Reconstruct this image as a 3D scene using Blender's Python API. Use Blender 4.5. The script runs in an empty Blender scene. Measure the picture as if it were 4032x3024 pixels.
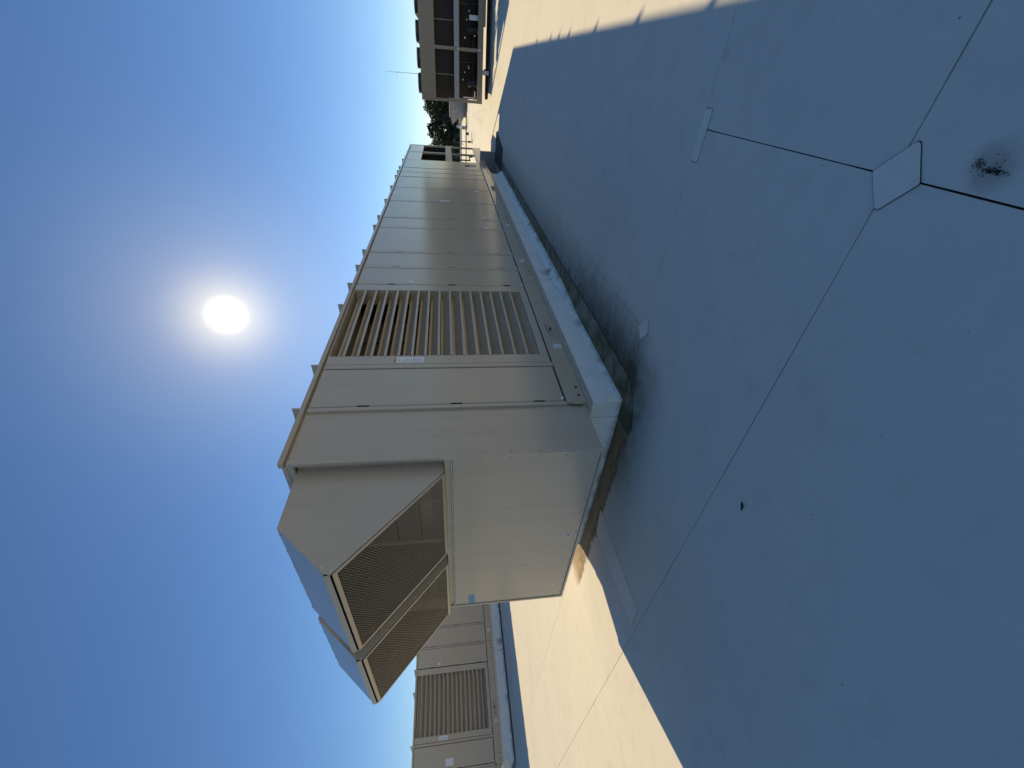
import bpy, math, random
from mathutils import Vector, Matrix
R = math.radians
random.seed(7)
sc = bpy.context.scene
COL = sc.collection

# ------------------------------------------------------------------ camera
# phone held on its side: the picture is the upright view turned a quarter turn
CX, CY, CZ = -2.23219, -2.39961, 1.6
YAW, PIT, ROL, FPX = 0.65353, 0.14655, -0.02228, 1637.65
fw = Vector((math.cos(YAW) * math.cos(PIT), math.sin(YAW) * math.cos(PIT), -math.sin(PIT)))
r0 = Vector((math.sin(YAW), -math.cos(YAW), 0))
u0 = r0.cross(fw)
rt = math.cos(ROL) * r0 + math.sin(ROL) * u0
up = rt.cross(fw)
cam = bpy.data.cameras.new('camera')
cam.sensor_width = 36
cam.lens = FPX / 4032 * 36
cam.clip_start = 0.02
cam.clip_end = 6000
co = bpy.data.objects.new('camera', cam)
COL.objects.link(co)
co.matrix_world = Matrix(((-up.x, rt.x, -fw.x, CX), (-up.y, rt.y, -fw.y, CY), (-up.z, rt.z, -fw.z, CZ), (0, 0, 0, 1)))
sc.camera = co

# ------------------------------------------------------------------ light
SUN_AZ, SUN_EL = 28.01, 25.64            # azimuth from +X towards +Y
SKY_STRENGTH, SUN_STRENGTH = 0.074, 4.1
sd = Vector((math.cos(R(SUN_EL)) * math.cos(R(SUN_AZ)), math.cos(R(SUN_EL)) * math.sin(R(SUN_AZ)), math.sin(R(SUN_EL))))
world = bpy.data.worlds.new('World')
sc.world = world
world.use_nodes = True
nt = world.node_tree
nt.nodes.clear()
sky = nt.nodes.new('ShaderNodeTexSky')
sky.sky_type = 'NISHITA'
sky.sun_disc = False
sky.sun_elevation = R(SUN_EL)
sky.sun_rotation = R(90 - SUN_AZ)
sky.air_density = 0.78
sky.dust_density = 0.06
sky.ozone_density = 3.4
bg = nt.nodes.new('ShaderNodeBackground')
bg.inputs[1].default_value = SKY_STRENGTH
hs = nt.nodes.new('ShaderNodeHueSaturation')
hs.inputs['Saturation'].default_value = 1.10
nt.links.new(sky.outputs[0], hs.inputs['Color'])
nt.links.new(hs.outputs[0], bg.inputs[0])
# bright aureole of the air round the sun (fixed in the sky)
geo = nt.nodes.new('ShaderNodeTexCoord')
dot = nt.nodes.new('ShaderNodeVectorMath'); dot.operation = 'DOT_PRODUCT'
nrm = nt.nodes.new('ShaderNodeVectorMath'); nrm.operation = 'NORMALIZE'
nt.links.new(geo.outputs['Generated'], nrm.inputs[0])
nt.links.new(nrm.outputs[0], dot.inputs[0])
dot.inputs[1].default_value = sd
acs = nt.nodes.new('ShaderNodeMath'); acs.operation = 'ARCCOSINE'
mn = nt.nodes.new('ShaderNodeMath'); mn.operation = 'MINIMUM'; mn.inputs[1].default_value = 0.9999999
nt.links.new(dot.outputs['Value'], mn.inputs[0])
nt.links.new(mn.outputs[0], acs.inputs[0])
def glow(sig, amp):
    a = nt.nodes.new('ShaderNodeMath'); a.operation = 'DIVIDE'; a.inputs[1].default_value = R(sig)
    nt.links.new(acs.outputs[0], a.inputs[0])
    b = nt.nodes.new('ShaderNodeMath'); b.operation = 'POWER'; b.inputs[1].default_value = 2
    nt.links.new(a.outputs[0], b.inputs[0])
    c = nt.nodes.new('ShaderNodeMath'); c.operation = 'MULTIPLY'; c.inputs[1].default_value = -0.5
    nt.links.new(b.outputs[0], c.inputs[0])
    d = nt.nodes.new('ShaderNodeMath'); d.operation = 'EXPONENT'
    nt.links.new(c.outputs[0], d.inputs[0])
    e = nt.nodes.new('ShaderNodeMath'); e.operation = 'MULTIPLY'; e.inputs[1].default_value = amp
    nt.links.new(d.outputs[0], e.inputs[0])
    return e
last = None
for sig, amp, c in ((0.72, 6.0, (1, .96, .76)), (2.8, 0.42, (1, .79, .36)), (7.5, 0.10, (1, .80, .38))):
    g = glow(sig, amp)
    b2 = nt.nodes.new('ShaderNodeBackground')
    b2.inputs[0].default_value = (*c, 1)
    nt.links.new(g.outputs[0], b2.inputs[1])
    ad = nt.nodes.new('ShaderNodeAddShader')
    nt.links.new((last or bg).outputs[0], ad.inputs[0])
    nt.links.new(b2.outputs[0], ad.inputs[1])
    last = ad
wo = nt.nodes.new('ShaderNodeOutputWorld')
nt.links.new(last.outputs[0], wo.inputs[0])

sl = bpy.data.lights.new('sun', 'SUN')
sl.energy = SUN_STRENGTH
sl.color = (1, .82, .50)
sl.angle = R(0.53)
so = bpy.data.objects.new('sun', sl)
COL.objects.link(so)
so.rotation_euler = (-sd).to_track_quat('-Z', 'Y').to_euler()
so.location = (40, 20, 30)

sc.view_settings.view_transform = 'Standard'
sc.view_settings.look = 'None'
sc.view_settings.exposure = 0.55
sc.view_settings.gamma = 1.0
sc.view_settings.use_curve_mapping = False

# ------------------------------------------------------------------ materials
def newmat(name):
    m = bpy.data.materials.new(name)
    m.use_nodes = True
    t = m.node_tree
    return m, t, t.nodes['Principled BSDF']

def N(t, typ, **kw):
    n = t.nodes.new(typ)
    for k, v in kw.items():
        setattr(n, k, v)
    return n

def val(t, sock, v):
    if hasattr(v, 'links') or hasattr(v, 'is_linked'):
        t.links.new(v, sock)
    else:
        sock.default_value = v

def M(t, op, a, b=0.0, c=0.0, clamp=False):
    n = N(t, 'ShaderNodeMath', operation=op, use_clamp=clamp)
    for i, x in enumerate((a, b, c)):
        if hasattr(x, 'is_linked'):
            t.links.new(x, n.inputs[i])
        else:
            n.inputs[i].default_value = x
    return n.outputs[0]

def sstep(t, x, lo, hi):
    n = N(t, 'ShaderNodeMapRange', interpolation_type='SMOOTHSTEP')
    t.links.new(x, n.inputs[0])
    n.inputs[1].default_value = lo
    n.inputs[2].default_value = hi
    return n.outputs[0]

def noise(t, vec, scale, detail=4, rough=.55, st=(1, 1, 1)):
    mp = N(t, 'ShaderNodeMapping')
    mp.inputs['Scale'].default_value = st
    t.links.new(vec, mp.inputs[0])
    n = N(t, 'ShaderNodeTexNoise')
    n.inputs['Scale'].default_value = scale
    n.inputs['Detail'].default_value = detail
    n.inputs['Roughness'].default_value = rough
    t.links.new(mp.outputs[0], n.inputs['Vector'])
    return n.outputs[0]

def mix(t, f, a, b):
    n = N(t, 'ShaderNodeMix', data_type='RGBA')
    for i, x in ((0, f), (6, a), (7, b)):
        if hasattr(x, 'is_linked'):
            t.links.new(x, n.inputs[i])
        elif i == 0:
            n.inputs[0].default_value = x
        else:
            n.inputs[i].default_value = (*x, 1)
    return n.outputs[2]

def ocoord(t):
    return N(t, 'ShaderNodeTexCoord').outputs['Object']

def bump(t, b, h, strength, dist=.01):
    n = N(t, 'ShaderNodeBump')
    n.inputs['Strength'].default_value = strength
    n.inputs['Distance'].default_value = dist
    t.links.new(h, n.inputs['Height'])
    t.links.new(n.outputs[0], b.inputs['Normal'])

def simple(name, col, rough=.5, metal=0.0, var=.12, scale=6, bmp=0.0, spec=.5):
    m, t, b = newmat(name)
    c = ocoord(t)
    n = noise(t, c, scale)
    k = M(t, 'MULTIPLY_ADD', n, var * 2, 1 - var)
    mu = N(t, 'ShaderNodeMix', data_type='RGBA', blend_type='MULTIPLY')
    mu.inputs[0].default_value = 1
    mu.inputs[6].default_value = (*col, 1)
    cc = N(t, 'ShaderNodeCombineColor')
    for i in range(3):
        t.links.new(k, cc.inputs[i])
    t.links.new(cc.outputs[0], mu.inputs[7])
    t.links.new(mu.outputs[2], b.inputs['Base Color'])
    b.inputs['Roughness'].default_value = rough
    b.inputs['Metallic'].default_value = metal
    b.inputs['Specular IOR Level'].default_value = spec
    if bmp:
        bump(t, b, noise(t, c, scale * 8, 3), bmp, .004)
    return m

def paint(name, col, rough, oil=.35, dirt=.10):
    """factory enamel on sheet metal: faint oil-canning, run-down dust, uneven gloss"""
    m, t, b = newmat(name)
    c = ocoord(t)
    big = noise(t, c, .9, 2)
    run = noise(t, c, 7, 5, .6, (1, 1, .06))
    fine = noise(t, c, 40, 3)
    f = M(t, 'MULTIPLY', sstep(t, run, .46, .72), dirt * 2.2)
    base = mix(t, f, col, tuple(x * .72 for x in col))
    base = mix(t, M(t, 'MULTIPLY', sstep(t, big, .4, .7), .22), base, tuple(x * 1.10 for x in col))
    t.links.new(base, b.inputs['Base Color'])
    rr = M(t, 'MULTIPLY_ADD', fine, .025, rough - .012)
    rr = M(t, 'MULTIPLY_ADD', run, .07, M(t, 'SUBTRACT', rr, .035))
    t.links.new(rr, b.inputs['Roughness'])
    b.inputs['Specular IOR Level'].default_value = .55
    bump(t, b, noise(t, c, 1.6, 0), oil * .6, .012)
    return m

MT = {}
BEIGE = (.455, .40, .322)
MT['paint'] = paint('beige_enamel', BEIGE, .20)
MT['rail'] = paint('beige_rail_enamel', (.45, .385, .29), .12, .05, .14)
MT['blade'] = paint('beige_blade_enamel', (.46, .39, .30), .34, .1, .2)
MT['chill'] = paint('chiller_enamel', (.29, .235, .165), .40)
MT['chill_light'] = paint('pale_beam_enamel', (.36, .37, .37), .40)
MT['small'] = paint('far_unit_enamel', (.34, .32, .29), .45)
MT['galv'] = simple('galvanised_steel', (.46, .48, .49), .42, .65, .15, 9)
MT['hood_shade'] = simple('hood_shade_brown', (.030, .024, .018), .6)  # near-black tone that paints in the shade inside the hoods
MT['dark'] = simple('dark_void', (.012, .011, .010), .8)
MT['gap'] = simple('black_gasket', (.015, .014, .013), .7)
MT['coil'] = simple('condenser_fin', (.026, .020, .014), .6, .2, .3, 30)
MT['pipe'] = simple('insulated_pipe', (.02, .018, .016), .55)
MT['copper'] = simple('copper_tube', (.35, .17, .09), .4, .8)
MT['screw'] = simple('zinc_screw', (.62, .60, .55), .25, .8)
MT['bolt'] = simple('black_bolt', (.02, .02, .02), .5)
MT['wire'] = simple('screen_wire', (.42, .36, .28), .45, .0)
MT['trim'] = paint('pale_trim_enamel', (.36, .315, .245), .35, .05)
MT['label'] = simple('label_vinyl', (.72, .73, .78), .4)
MT['orange'] = simple('orange_print', (.55, .22, .07), .5)
MT['ink'] = simple('black_print', (.04, .04, .05), .5)
MT['greyink'] = simple('grey_print', (.42, .45, .48), .5)
MT['tape'] = simple('blue_tape', (.10, .29, .50), .55)
MT['white'] = simple('white_enamel', (.78, .77, .74), .45)
MT['filter'] = simple('filter_media', (.13, .115, .085), .9, 0, .5, 60)
MT['damper'] = simple('damper_steel', (.16, .15, .13), .38, .5, .15, 5)
MT['grey'] = simple('grey_duct_metal', (.27, .265, .27), .5, 0, .08, 3)
MT['pad'] = simple('dark_matte_pad', (.055, .050, .042), .85, 0, .25, 6, .2)
MT['pole'] = simple('grey_pole', (.25, .28, .30), .5)
MT['iron'] = simple('rusty_black_iron', (.06, .045, .035), .7)
MT['bark'] = simple('bark', (.06, .045, .032), .95)
MT['grass'] = simple('dry_grass', (.09, .10, .045), 1, 0, .35, .05)
MT['wall'] = simple('stucco', (.4, .36, .30), .9)
MT['dirtline'] = simple('seam_dirt', (.030, .030, .032), .95, 0, .4, 25)
MT['leafdry'] = simple('dry_leaf', (.035, .03, .022), .8)
MT['rust'] = simple('rust', (.28, .11, .03), .9)

def leafmat():
    m, t, b = newmat('foliage')
    c = ocoord(t)
    n = noise(t, c, .8, 3)
    n2 = noise(t, c, 9, 2)
    a = mix(t, sstep(t, n, .35, .65), (.030, .045, .018), (.075, .085, .035))
    a = mix(t, M(t, 'MULTIPLY', sstep(t, n2, .55, .7), .6), a, (.12, .105, .05))
    t.links.new(a, b.inputs['Base Color'])
    b.inputs['Roughness'].default_value = .6
    return m
MT['leaf'] = leafmat()

def membrane(name, base, stains=True):
    """white single-ply roof sheet with its own soiling"""
    m, t, b = newmat(name)
    c = ocoord(t)
    xyz = N(t, 'ShaderNodeSeparateXYZ')
    t.links.new(c, xyz.inputs[0])
    X, Y = xyz.outputs[0], xyz.outputs[1]
    big = noise(t, c, .7, 4, .6)
    mid = noise(t, c, 5, 5, .6)
    fine = noise(t, c, 90, 3)
    col = mix(t, M(t, 'MULTIPLY', sstep(t, big, .38, .72), .5), base, tuple(x * .90 for x in base))
    col = mix(t, M(t, 'MULTIPLY', sstep(t, mid, .50, .74), .34), col, tuple(x * .76 for x in base))
    speck = sstep(t, noise(t, c, 22, 2, .4), .772, .80)
    col = mix(t, M(t, 'MULTIPLY', speck, .6), col, (.10, .09, .075))
    if stains:
        wob = noise(t, c, 3.2, 5, .65)
        wob2 = noise(t, c, 11, 4, .6)
        wx = M(t, 'MULTIPLY_ADD', wob, .5, -.25)
        wy = M(t, 'MULTIPLY_ADD', wob2, .16, -.08)
        # soot washed out from under the flashing strip, strongest near the corner
        streak = noise(t, c, 30, 4, .65, (1, .14, 1))
        d = M(t, 'SUBTRACT', -.25, Y)
        d = M(t, 'ADD', d, M(t, 'MULTIPLY_ADD', streak, .7, -.35))
        d = M(t, 'ADD', d, M(t, 'MULTIPLY', wx, .45))
        near = sstep(t, M(t, 'ADD', X, M(t, 'MULTIPLY', wx, 2.5)), 5.5, .8)
        on = M(t, 'MULTIPLY', M(t, 'MULTIPLY', sstep(t, X, .42, .60), sstep(t, X, 11.2, 10.6)), sstep(t, Y, -.05, -.2))
        band = M(t, 'MULTIPLY', sstep(t, d, .24, -.02), M(t, 'MULTIPLY_ADD', near, .38, .60))
        haze = M(t, 'MULTIPLY', sstep(t, d, .66, .0), M(t, 'MULTIPLY_ADD', near, .36, .40))
        band = M(t, 'MULTIPLY', M(t, 'MAXIMUM', band, haze), on)
        col = mix(t, band, col, (.045, .048, .042))
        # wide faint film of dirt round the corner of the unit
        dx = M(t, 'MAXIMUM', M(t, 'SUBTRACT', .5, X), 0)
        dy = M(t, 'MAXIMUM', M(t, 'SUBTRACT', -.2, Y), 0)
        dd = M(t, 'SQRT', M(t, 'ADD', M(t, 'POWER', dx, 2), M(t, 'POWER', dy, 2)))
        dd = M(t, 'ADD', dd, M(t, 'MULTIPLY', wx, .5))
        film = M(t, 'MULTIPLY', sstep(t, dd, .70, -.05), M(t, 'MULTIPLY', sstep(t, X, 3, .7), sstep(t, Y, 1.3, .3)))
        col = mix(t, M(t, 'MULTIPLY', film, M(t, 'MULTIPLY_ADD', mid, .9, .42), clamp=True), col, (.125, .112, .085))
        # tea-coloured drip stain under the overhanging end
        e = M(t, 'ADD', X, M(t, 'MULTIPLY', wx, .55))
        e = M(t, 'ADD', e, M(t, 'MULTIPLY', wy, 1.0))
        yy = M(t, 'ADD', Y, M(t, 'MULTIPLY', wx, .5))
        rng = M(t, 'MULTIPLY', sstep(t, yy, .12, .34), M(t, 'MULTIPLY', sstep(t, yy, 3.05, 2.75), sstep(t, X, 2.5, 1.5)))
        st = M(t, 'MULTIPLY', sstep(t, e, .315, .375), rng)
        rim = M(t, 'MULTIPLY', M(t, 'MULTIPLY', sstep(t, e, .315, .335), sstep(t, e, .44, .36)), rng)
        deep = M(t, 'MULTIPLY', sstep(t, e, .40, .62), sstep(t, yy, 2.6, 1.7))
        scol = mix(t, deep, (.40, .26, .12), (.20, .145, .075))
        scol = mix(t, sstep(t, noise(t, c, 9, 4, .6, (1, .25, 1)), .5, .68), scol, (.11, .07, .028))
        scol = mix(t, M(t, 'MULTIPLY', rim, .6), scol, (.13, .065, .018))
        col = mix(t, M(t, 'MULTIPLY', st, .85), col, scol)
        # brown sludge mark left at the corner of the flashing
        cx_ = M(t, 'MULTIPLY', M(t, 'SUBTRACT', X, .60), 1.0)
        cy_ = M(t, 'MULTIPLY', M(t, 'ADD', Y, .31), 1.5)
        cq = M(t, 'SQRT', M(t, 'ADD', M(t, 'POWER', cx_, 2), M(t, 'POWER', cy_, 2)))
        cq = M(t, 'ADD', cq, M(t, 'MULTIPLY', wy, 1.8))
        col = mix(t, M(t, 'MULTIPLY', sstep(t, cq, .20, .10), .75), col, (.13, .085, .045))
        # dried puddle
        def spot(px, py, r, amt, cc, colr):
            q = M(t, 'SQRT', M(t, 'ADD', M(t, 'POWER', M(t, 'SUBTRACT', X, px), 2), M(t, 'POWER', M(t, 'SUBTRACT', Y, py), 2)))
            q = M(t, 'ADD', q, M(t, 'MULTIPLY', wy, .7))
            return mix(t, M(t, 'MULTIPLY', M(t, 'MULTIPLY', sstep(t, q, r * 1.25, r * .2), M(t, 'MULTIPLY_ADD', wob2, 1.4, .2)), amt), cc, colr)
        col = spot(-1.06, -2.27, .080, .50, col, (.22, .17, .11))
        col = spot(.62, -2.55, .05, .22, col, (.25, .25, .18))
        # tan dust trails on the far sunny field
        far = M(t, 'MULTIPLY', sstep(t, X, 11, 14), sstep(t, noise(t, c, .55, 4, .6, (.25, 2.2, 1)), .5, .7))
        col = mix(t, M(t, 'MULTIPLY', far, .28), col, (.50, .41, .28))
    t.links.new(col, b.inputs['Base Color'])
    b.inputs['Roughness'].default_value = .75
    b.inputs['Specular IOR Level'].default_value = .15
    h = M(t, 'ADD', M(t, 'MULTIPLY', noise(t, c, 2.2, 3), 1.0), M(t, 'MULTIPLY', fine, .05))
    bump(t, b, h, .18, .012)
    return m
WHITE = (.86, .795, .665)
MT['tpo'] = membrane('white_membrane', WHITE)
MT['patch'] = membrane('new_white_membrane', tuple(x * 1.12 for x in WHITE), False)

def flashing():
    m, t, b = newmat('dirty_flashing')
    c = ocoord(t)
    xyz = N(t, 'ShaderNodeSeparateXYZ'); t.links.new(c, xyz.inputs[0])
    X, Y = xyz.outputs[0], xyz.outputs[1]
    n1 = noise(t, c, 4.5, 5, .65)
    n2 = noise(t, c, 14, 4, .6, (1, .4, 1))
    a = mix(t, sstep(t, n1, .40, .62), (.27, .225, .13), (.12, .095, .045))
    a = mix(t, M(t, 'MULTIPLY', sstep(t, n2, .52, .7), .7), a, (.075, .062, .030))
    edge = sstep(t, M(t, 'ADD', Y, M(t, 'MULTIPLY_ADD', n1, .16, -.08)), -.10, .05)
    a = mix(t, M(t, 'MULTIPLY', edge, .8), a, (.075, .068, .032))
    clean = M(t, 'MULTIPLY', sstep(t, noise(t, c, 1.6, 3), .5, .62), sstep(t, X, .7, 1.6))
    a = mix(t, M(t, 'MULTIPLY', clean, .4), a, (.42, .39, .30))
    t.links.new(a, b.inputs['Base Color'])
    b.inputs['Roughness'].default_value = .75
    bump(t, b, n1, .5, .01)
    return m
MT['flash'] = flashing()

def curbmat():
    m, t, b = newmat('curb_membrane')
    c = ocoord(t)
    xyz = N(t, 'ShaderNodeSeparateXYZ'); t.links.new(c, xyz.inputs[0])
    X, Z = xyz.outputs[0], xyz.outputs[2]
    n = noise(t, c, 5, 3, .5, (1, 1, .35))
    n1 = noise(t, c, 1.3, 3)
    base = mix(t, M(t, 'MULTIPLY', sstep(t, noise(t, c, 3, 4), .45, .7), .35), (.80, .81, .79), (.66, .67, .64))
    low = sstep(t, M(t, 'ADD', Z, M(t, 'MULTIPLY_ADD', n, .20, -.07)), .10, -.01)
    base = mix(t, M(t, 'MULTIPLY', low, .85), base, (.20, .175, .085))
    run = M(t, 'MULTIPLY', sstep(t, n, .50, .66), sstep(t, M(t, 'ABSOLUTE', M(t, 'SUBTRACT', X, 3.75)), .9, .1))
    base = mix(t, M(t, 'MULTIPLY', run, M(t, 'MULTIPLY', sstep(t, Z, .26, .06), .8)), base, (.20, .19, .09))
    t.links.new(base, b.inputs['Base Color'])
    b.inputs['Roughness'].default_value = .48
    bump(t, b, noise(t, c, 3, 2), .12, .012)
    return m
MT['curb'] = curbmat()

# ------------------------------------------------------------------ mesh helpers
class MB:
    def __init__(s):
        s.v = []; s.f = []
    def add(s, vs, fs):
        o = len(s.v)
        s.v += [tuple(x) for x in vs]
        s.f += [tuple(i + o for i in f) for f in fs]
        return s
    def box(s, x0, x1, y0, y1, z0, z1):
        v = [(x, y, z) for x in (x0, x1) for y in (y0, y1) for z in (z0, z1)]
        return s.add(v, [(0, 1, 3, 2), (4, 6, 7, 5), (0, 4, 5, 1), (2, 3, 7, 6), (0, 2, 6, 4), (1, 5, 7, 3)])
    def bevbox(s, x0, x1, y0, y1, z0, z1, b=.004):
        """plate facing -Y with its four front edges eased"""
        v = [(x0, y0 + b, z0), (x1, y0 + b, z0), (x1, y0 + b, z1), (x0, y0 + b, z1),
             (x0 + b, y0, z0 + b), (x1 - b, y0, z0 + b), (x1 - b, y0, z1 - b), (x0 + b, y0, z1 - b),
             (x0, y1, z0), (x1, y1, z0), (x1, y1, z1), (x0, y1, z1)]
        return s.add(v, [(4, 5, 6, 7), (0, 1, 5, 4), (1, 2, 6, 5), (2, 3, 7, 6), (3, 0, 4, 7),
                         (0, 8, 9, 1), (1, 9, 10, 2), (2, 10, 11, 3), (3, 11, 8, 0), (8, 11, 10, 9)])
    def prism(s, poly, axis, a, b):
        """extrude a 2-D outline along an axis (0: outline in Y,Z; 1: X,Z; 2: X,Y)"""
        def p(q, k):
            return {0: (k, q[0], q[1]), 1: (q[0], k, q[1]), 2: (q[0], q[1], k)}[axis]
        n = len(poly)
        v = [p(q, a) for q in poly] + [p(q, b) for q in poly]
        f = [tuple(range(n)), tuple(range(2 * n - 1, n - 1, -1))]
        f += [(i, i + n, (i + 1) % n + n, (i + 1) % n) for i in range(n)]
        return s.add(v, f)
    def tube(s, pts, r, n=8, caps=True):
        pts = [Vector(p) for p in pts]
        rings = []
        for i, p in enumerate(pts):
            d = ((pts[min(i + 1, len(pts) - 1)] - pts[max(i - 1, 0)])).normalized()
            a = d.orthogonal().normalized() if abs(d.z) > .95 else d.cross(Vector((0, 0, 1))).normalized()
            c = d.cross(a)
            rr = r[i] if isinstance(r, (list, tuple)) else r
            rings.append([p + a * math.cos(2 * math.pi * k / n) * rr + c * math.sin(2 * math.pi * k / n) * rr for k in range(n)])
        v = [q for g in rings for q in g]
        f = []
        for i in range(len(rings) - 1):
            for k in range(n):
                f.append((i * n + k, i * n + (k + 1) % n, (i + 1) * n + (k + 1) % n, (i + 1) * n + k))
        if caps:
            f += [tuple(range(n - 1, -1, -1)), tuple(range((len(rings) - 1) * n, len(rings) * n))]
        return s.add(v, f)
    def dome(s, c, nrm, r, h, n=6):
        c = Vector(c); nrm = Vector(nrm).normalized()
        a = nrm.orthogonal().normalized(); b = nrm.cross(a)
        v = [c + (a * math.cos(2 * math.pi * k / n) + b * math.sin(2 * math.pi * k / n)) * r for k in range(n)]
        v += [c + nrm * h * .7 + (a * math.cos(2 * math.pi * k / n) + b * math.sin(2 * math.pi * k / n)) * r * .7 for k in range(n)]
        v += [c + nrm * h]
        f = [(k, (k + 1) % n, n + (k + 1) % n, n + k) for k in range(n)] + [(n + k, n + (k + 1) % n, 2 * n) for k in range(n)]
        return s.add(v, f)
    def build(s, name, mat, parent=None, kind=None, smooth=False):
        me = bpy.data.meshes.new(name)
        me.from_pydata(s.v, [], s.f)
        me.update()
        if smooth:
            me.polygons.foreach_set('use_smooth', [True] * len(me.polygons))
        me.materials.append(MT[mat] if isinstance(mat, str) else mat)
        o = bpy.data.objects.new(name, me)
        COL.objects.link(o)
        if parent:
            o.parent = parent
        if kind:
            o['kind'] = kind
        return o

def fixn(o):
    import bmesh
    bm = bmesh.new(); bm.from_mesh(o.data)
    bmesh.ops.recalc_face_normals(bm, faces=bm.faces)
    bm.to_mesh(o.data); bm.free()
    return o

def inst(o, parent, loc=(0, 0, 0)):
    c = o.copy()
    COL.objects.link(c)
    c.parent = parent
    c.location = loc
    return c

def thing(name, label, cat, loc=(0, 0, 0), group=None):
    o = bpy.data.objects.new(name, None)
    COL.objects.link(o)
    o.empty_display_size = .3
    o.location = loc
    o['label'] = label; o['category'] = cat
    if group:
        o['group'] = group
    return o

def tag(o, label, cat, group=None):
    o['label'] = label; o['category'] = cat
    if group:
        o['group'] = group
    return o

def tree_copy(o, parent=None):
    c = o.copy(); COL.objects.link(c)
    c.parent = parent
    for ch in list(o.children):
        tree_copy(ch, c)
    return c

# ------------------------------------------------------------------ setting: ground, building, roof
MB().add([(-3000, -3000, -9), (3000, -3000, -9), (3000, 3000, -9), (-3000, 3000, -9)], [(0, 1, 2, 3)]).build('ground', 'grass', kind='structure')
RX0, RX1, RY0, RY1 = -16, 45, -42, 58
tag(MB().box(RX0 + .1, RX1 - .1, RY0 + .1, RY1 - .1, -8.999, -.05).build('building', 'wall'),
    'low stucco building whose white flat roof carries the units', 'building')
roof = MB().box(RX0, RX1, RY0, RY1, -.049, -.014).build('roof', 'dirtline', kind='structure')

def sheet(x0, x1, y0, y1, g=.0022, gy=None):
    g *= 1.35
    gy = g if gy is None else gy
    rnd = random.Random(int((x0 * 131 + y0 * 17) * 100))
    def side(p, q):
        n = max(2, int((Vector(q) - Vector(p)).length / .22))
        n = min(n, 90)
        return [(p[0] + (q[0] - p[0]) * i / n, p[1] + (q[1] - p[1]) * i / n) for i in range(n)]
    a, b, c, d = (x0 + g, y0 + gy), (x1 - g, y0 + gy), (x1 - g, y1 - gy), (x0 + g, y1 - gy)
    pts = side(a, b) + side(b, c) + side(c, d) + side(d, a)
    pts = [(p[0] + rnd.uniform(-.0012, .0012), p[1] + rnd.uniform(-.0012, .0012)) for p in pts]
    return MB().prism(pts, 2, -.012, 0).build('membrane_sheet', 'tpo', roof)
xs = [.65 + 1.42 * k for k in range(-11, 32)]
xs = [x for x in xs if RX0 + .3 < x < RX1 - .3]
xs = [RX0] + xs + [RX1]
for i in range(len(xs) - 1):
    x0, x1 = xs[i], xs[i + 1]
    mid = (x0 + x1) / 2
    if mid < .6:
        cuts = [RY0, -21 + (i % 3) * 4, -2.19 if -3 < mid else -9 + (i % 4) * 3, 17 + (i % 3) * 5, RY1]
        for j in range(len(cuts) - 1):
            sheet(x0, x1, cuts[j], cuts[j + 1], .0022, .0032)
    elif mid < 11.6:
        cuts = [2.7, 24 + (i % 3) * 6, RY1]
        for j in range(len(cuts) - 1):
            sheet(x0, x1, cuts[j], cuts[j + 1], .0020)
    else:
        cuts = [RY0, -12 + (i % 3) * 4, 12 + (i % 4) * 4, RY1]
        for j in range(len(cuts) - 1):
            sheet(x0, x1, cuts[j], cuts[j + 1], .0020)
xe = [x for x in xs if x > 11.2][0]
for y0, y1 in ((RY0, -24), (-24, -15), (-15, -6.4), (-6.4, -.75)):
    sheet(.65, xe, y0, y1, .0020)
for x0, x1 in ((.65, 6.4), (6.4, xe)):
    sheet(x0, x1, -.75, -.1, .0012)
    sheet(x0, x1, -.1, 2.7, .002)

def rounded(poly, r, n=5):
    out = []
    m = len(poly)
    for i in range(m):
        p, a, b = Vector(poly[i]), Vector(poly[i - 1]), Vector(poly[(i + 1) % m])
        u = (a - p).normalized(); w = (b - p).normalized()
        rr = r[i] if isinstance(r, (list, tuple)) else r
        p0, p1 = p + u * rr, p + w * rr
        for k in range(n + 1):
            s = k / n
            out.append(tuple(p0 * (1 - s) ** 2 + p * 2 * s * (1 - s) + p1 * s * s))
    return out
def grow(poly, d):
    c = sum((Vector(p) for p in poly), Vector((0, 0))) / len(poly)
    return [tuple(Vector(p) + (Vector(p) - c).normalized() * d) for p in poly]
def patch(poly, r, rim=.0035):
    P = rounded(poly, r)
    o = MB().prism(P, 2, .0005, .0042).build('seam_patch', 'patch', roof)
    fixn(MB().prism(grow(P, rim), 2, .0002, .0022).build('patch_edge_dirt', 'dirtline', o))
    fixn(o)
# patches: on the long seam, on the four-way joint, by the flashing, by the drip stain
patch([(.578, -2.300), (.662, -2.292), (.655, -2.012), (.577, -2.006)], .022)
patch([(-.685, -2.190), (-.800, -2.310), (-.885, -2.188), (-.782, -2.072)], [.012, .02, .01, .02])
patch([(.60, -.870), (.535, -.770), (.62, -.655), (.71, -.74)], .02)
patch([(.40, 1.37), (-.690, 1.352), (-.715, 1.60), (.33, 1.70)], .03, .002)

# ------------------------------------------------------------------ rooftop unit
H, W, L = 2.84, 2.44, 15.25
RZ0, RZ1 = .358, .545
DZ0, DZ1 = .562, 2.795
def sub(parent, mb, name, mat, kind=None):
    return fixn(mb.build(name, mat, parent, kind))

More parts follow.
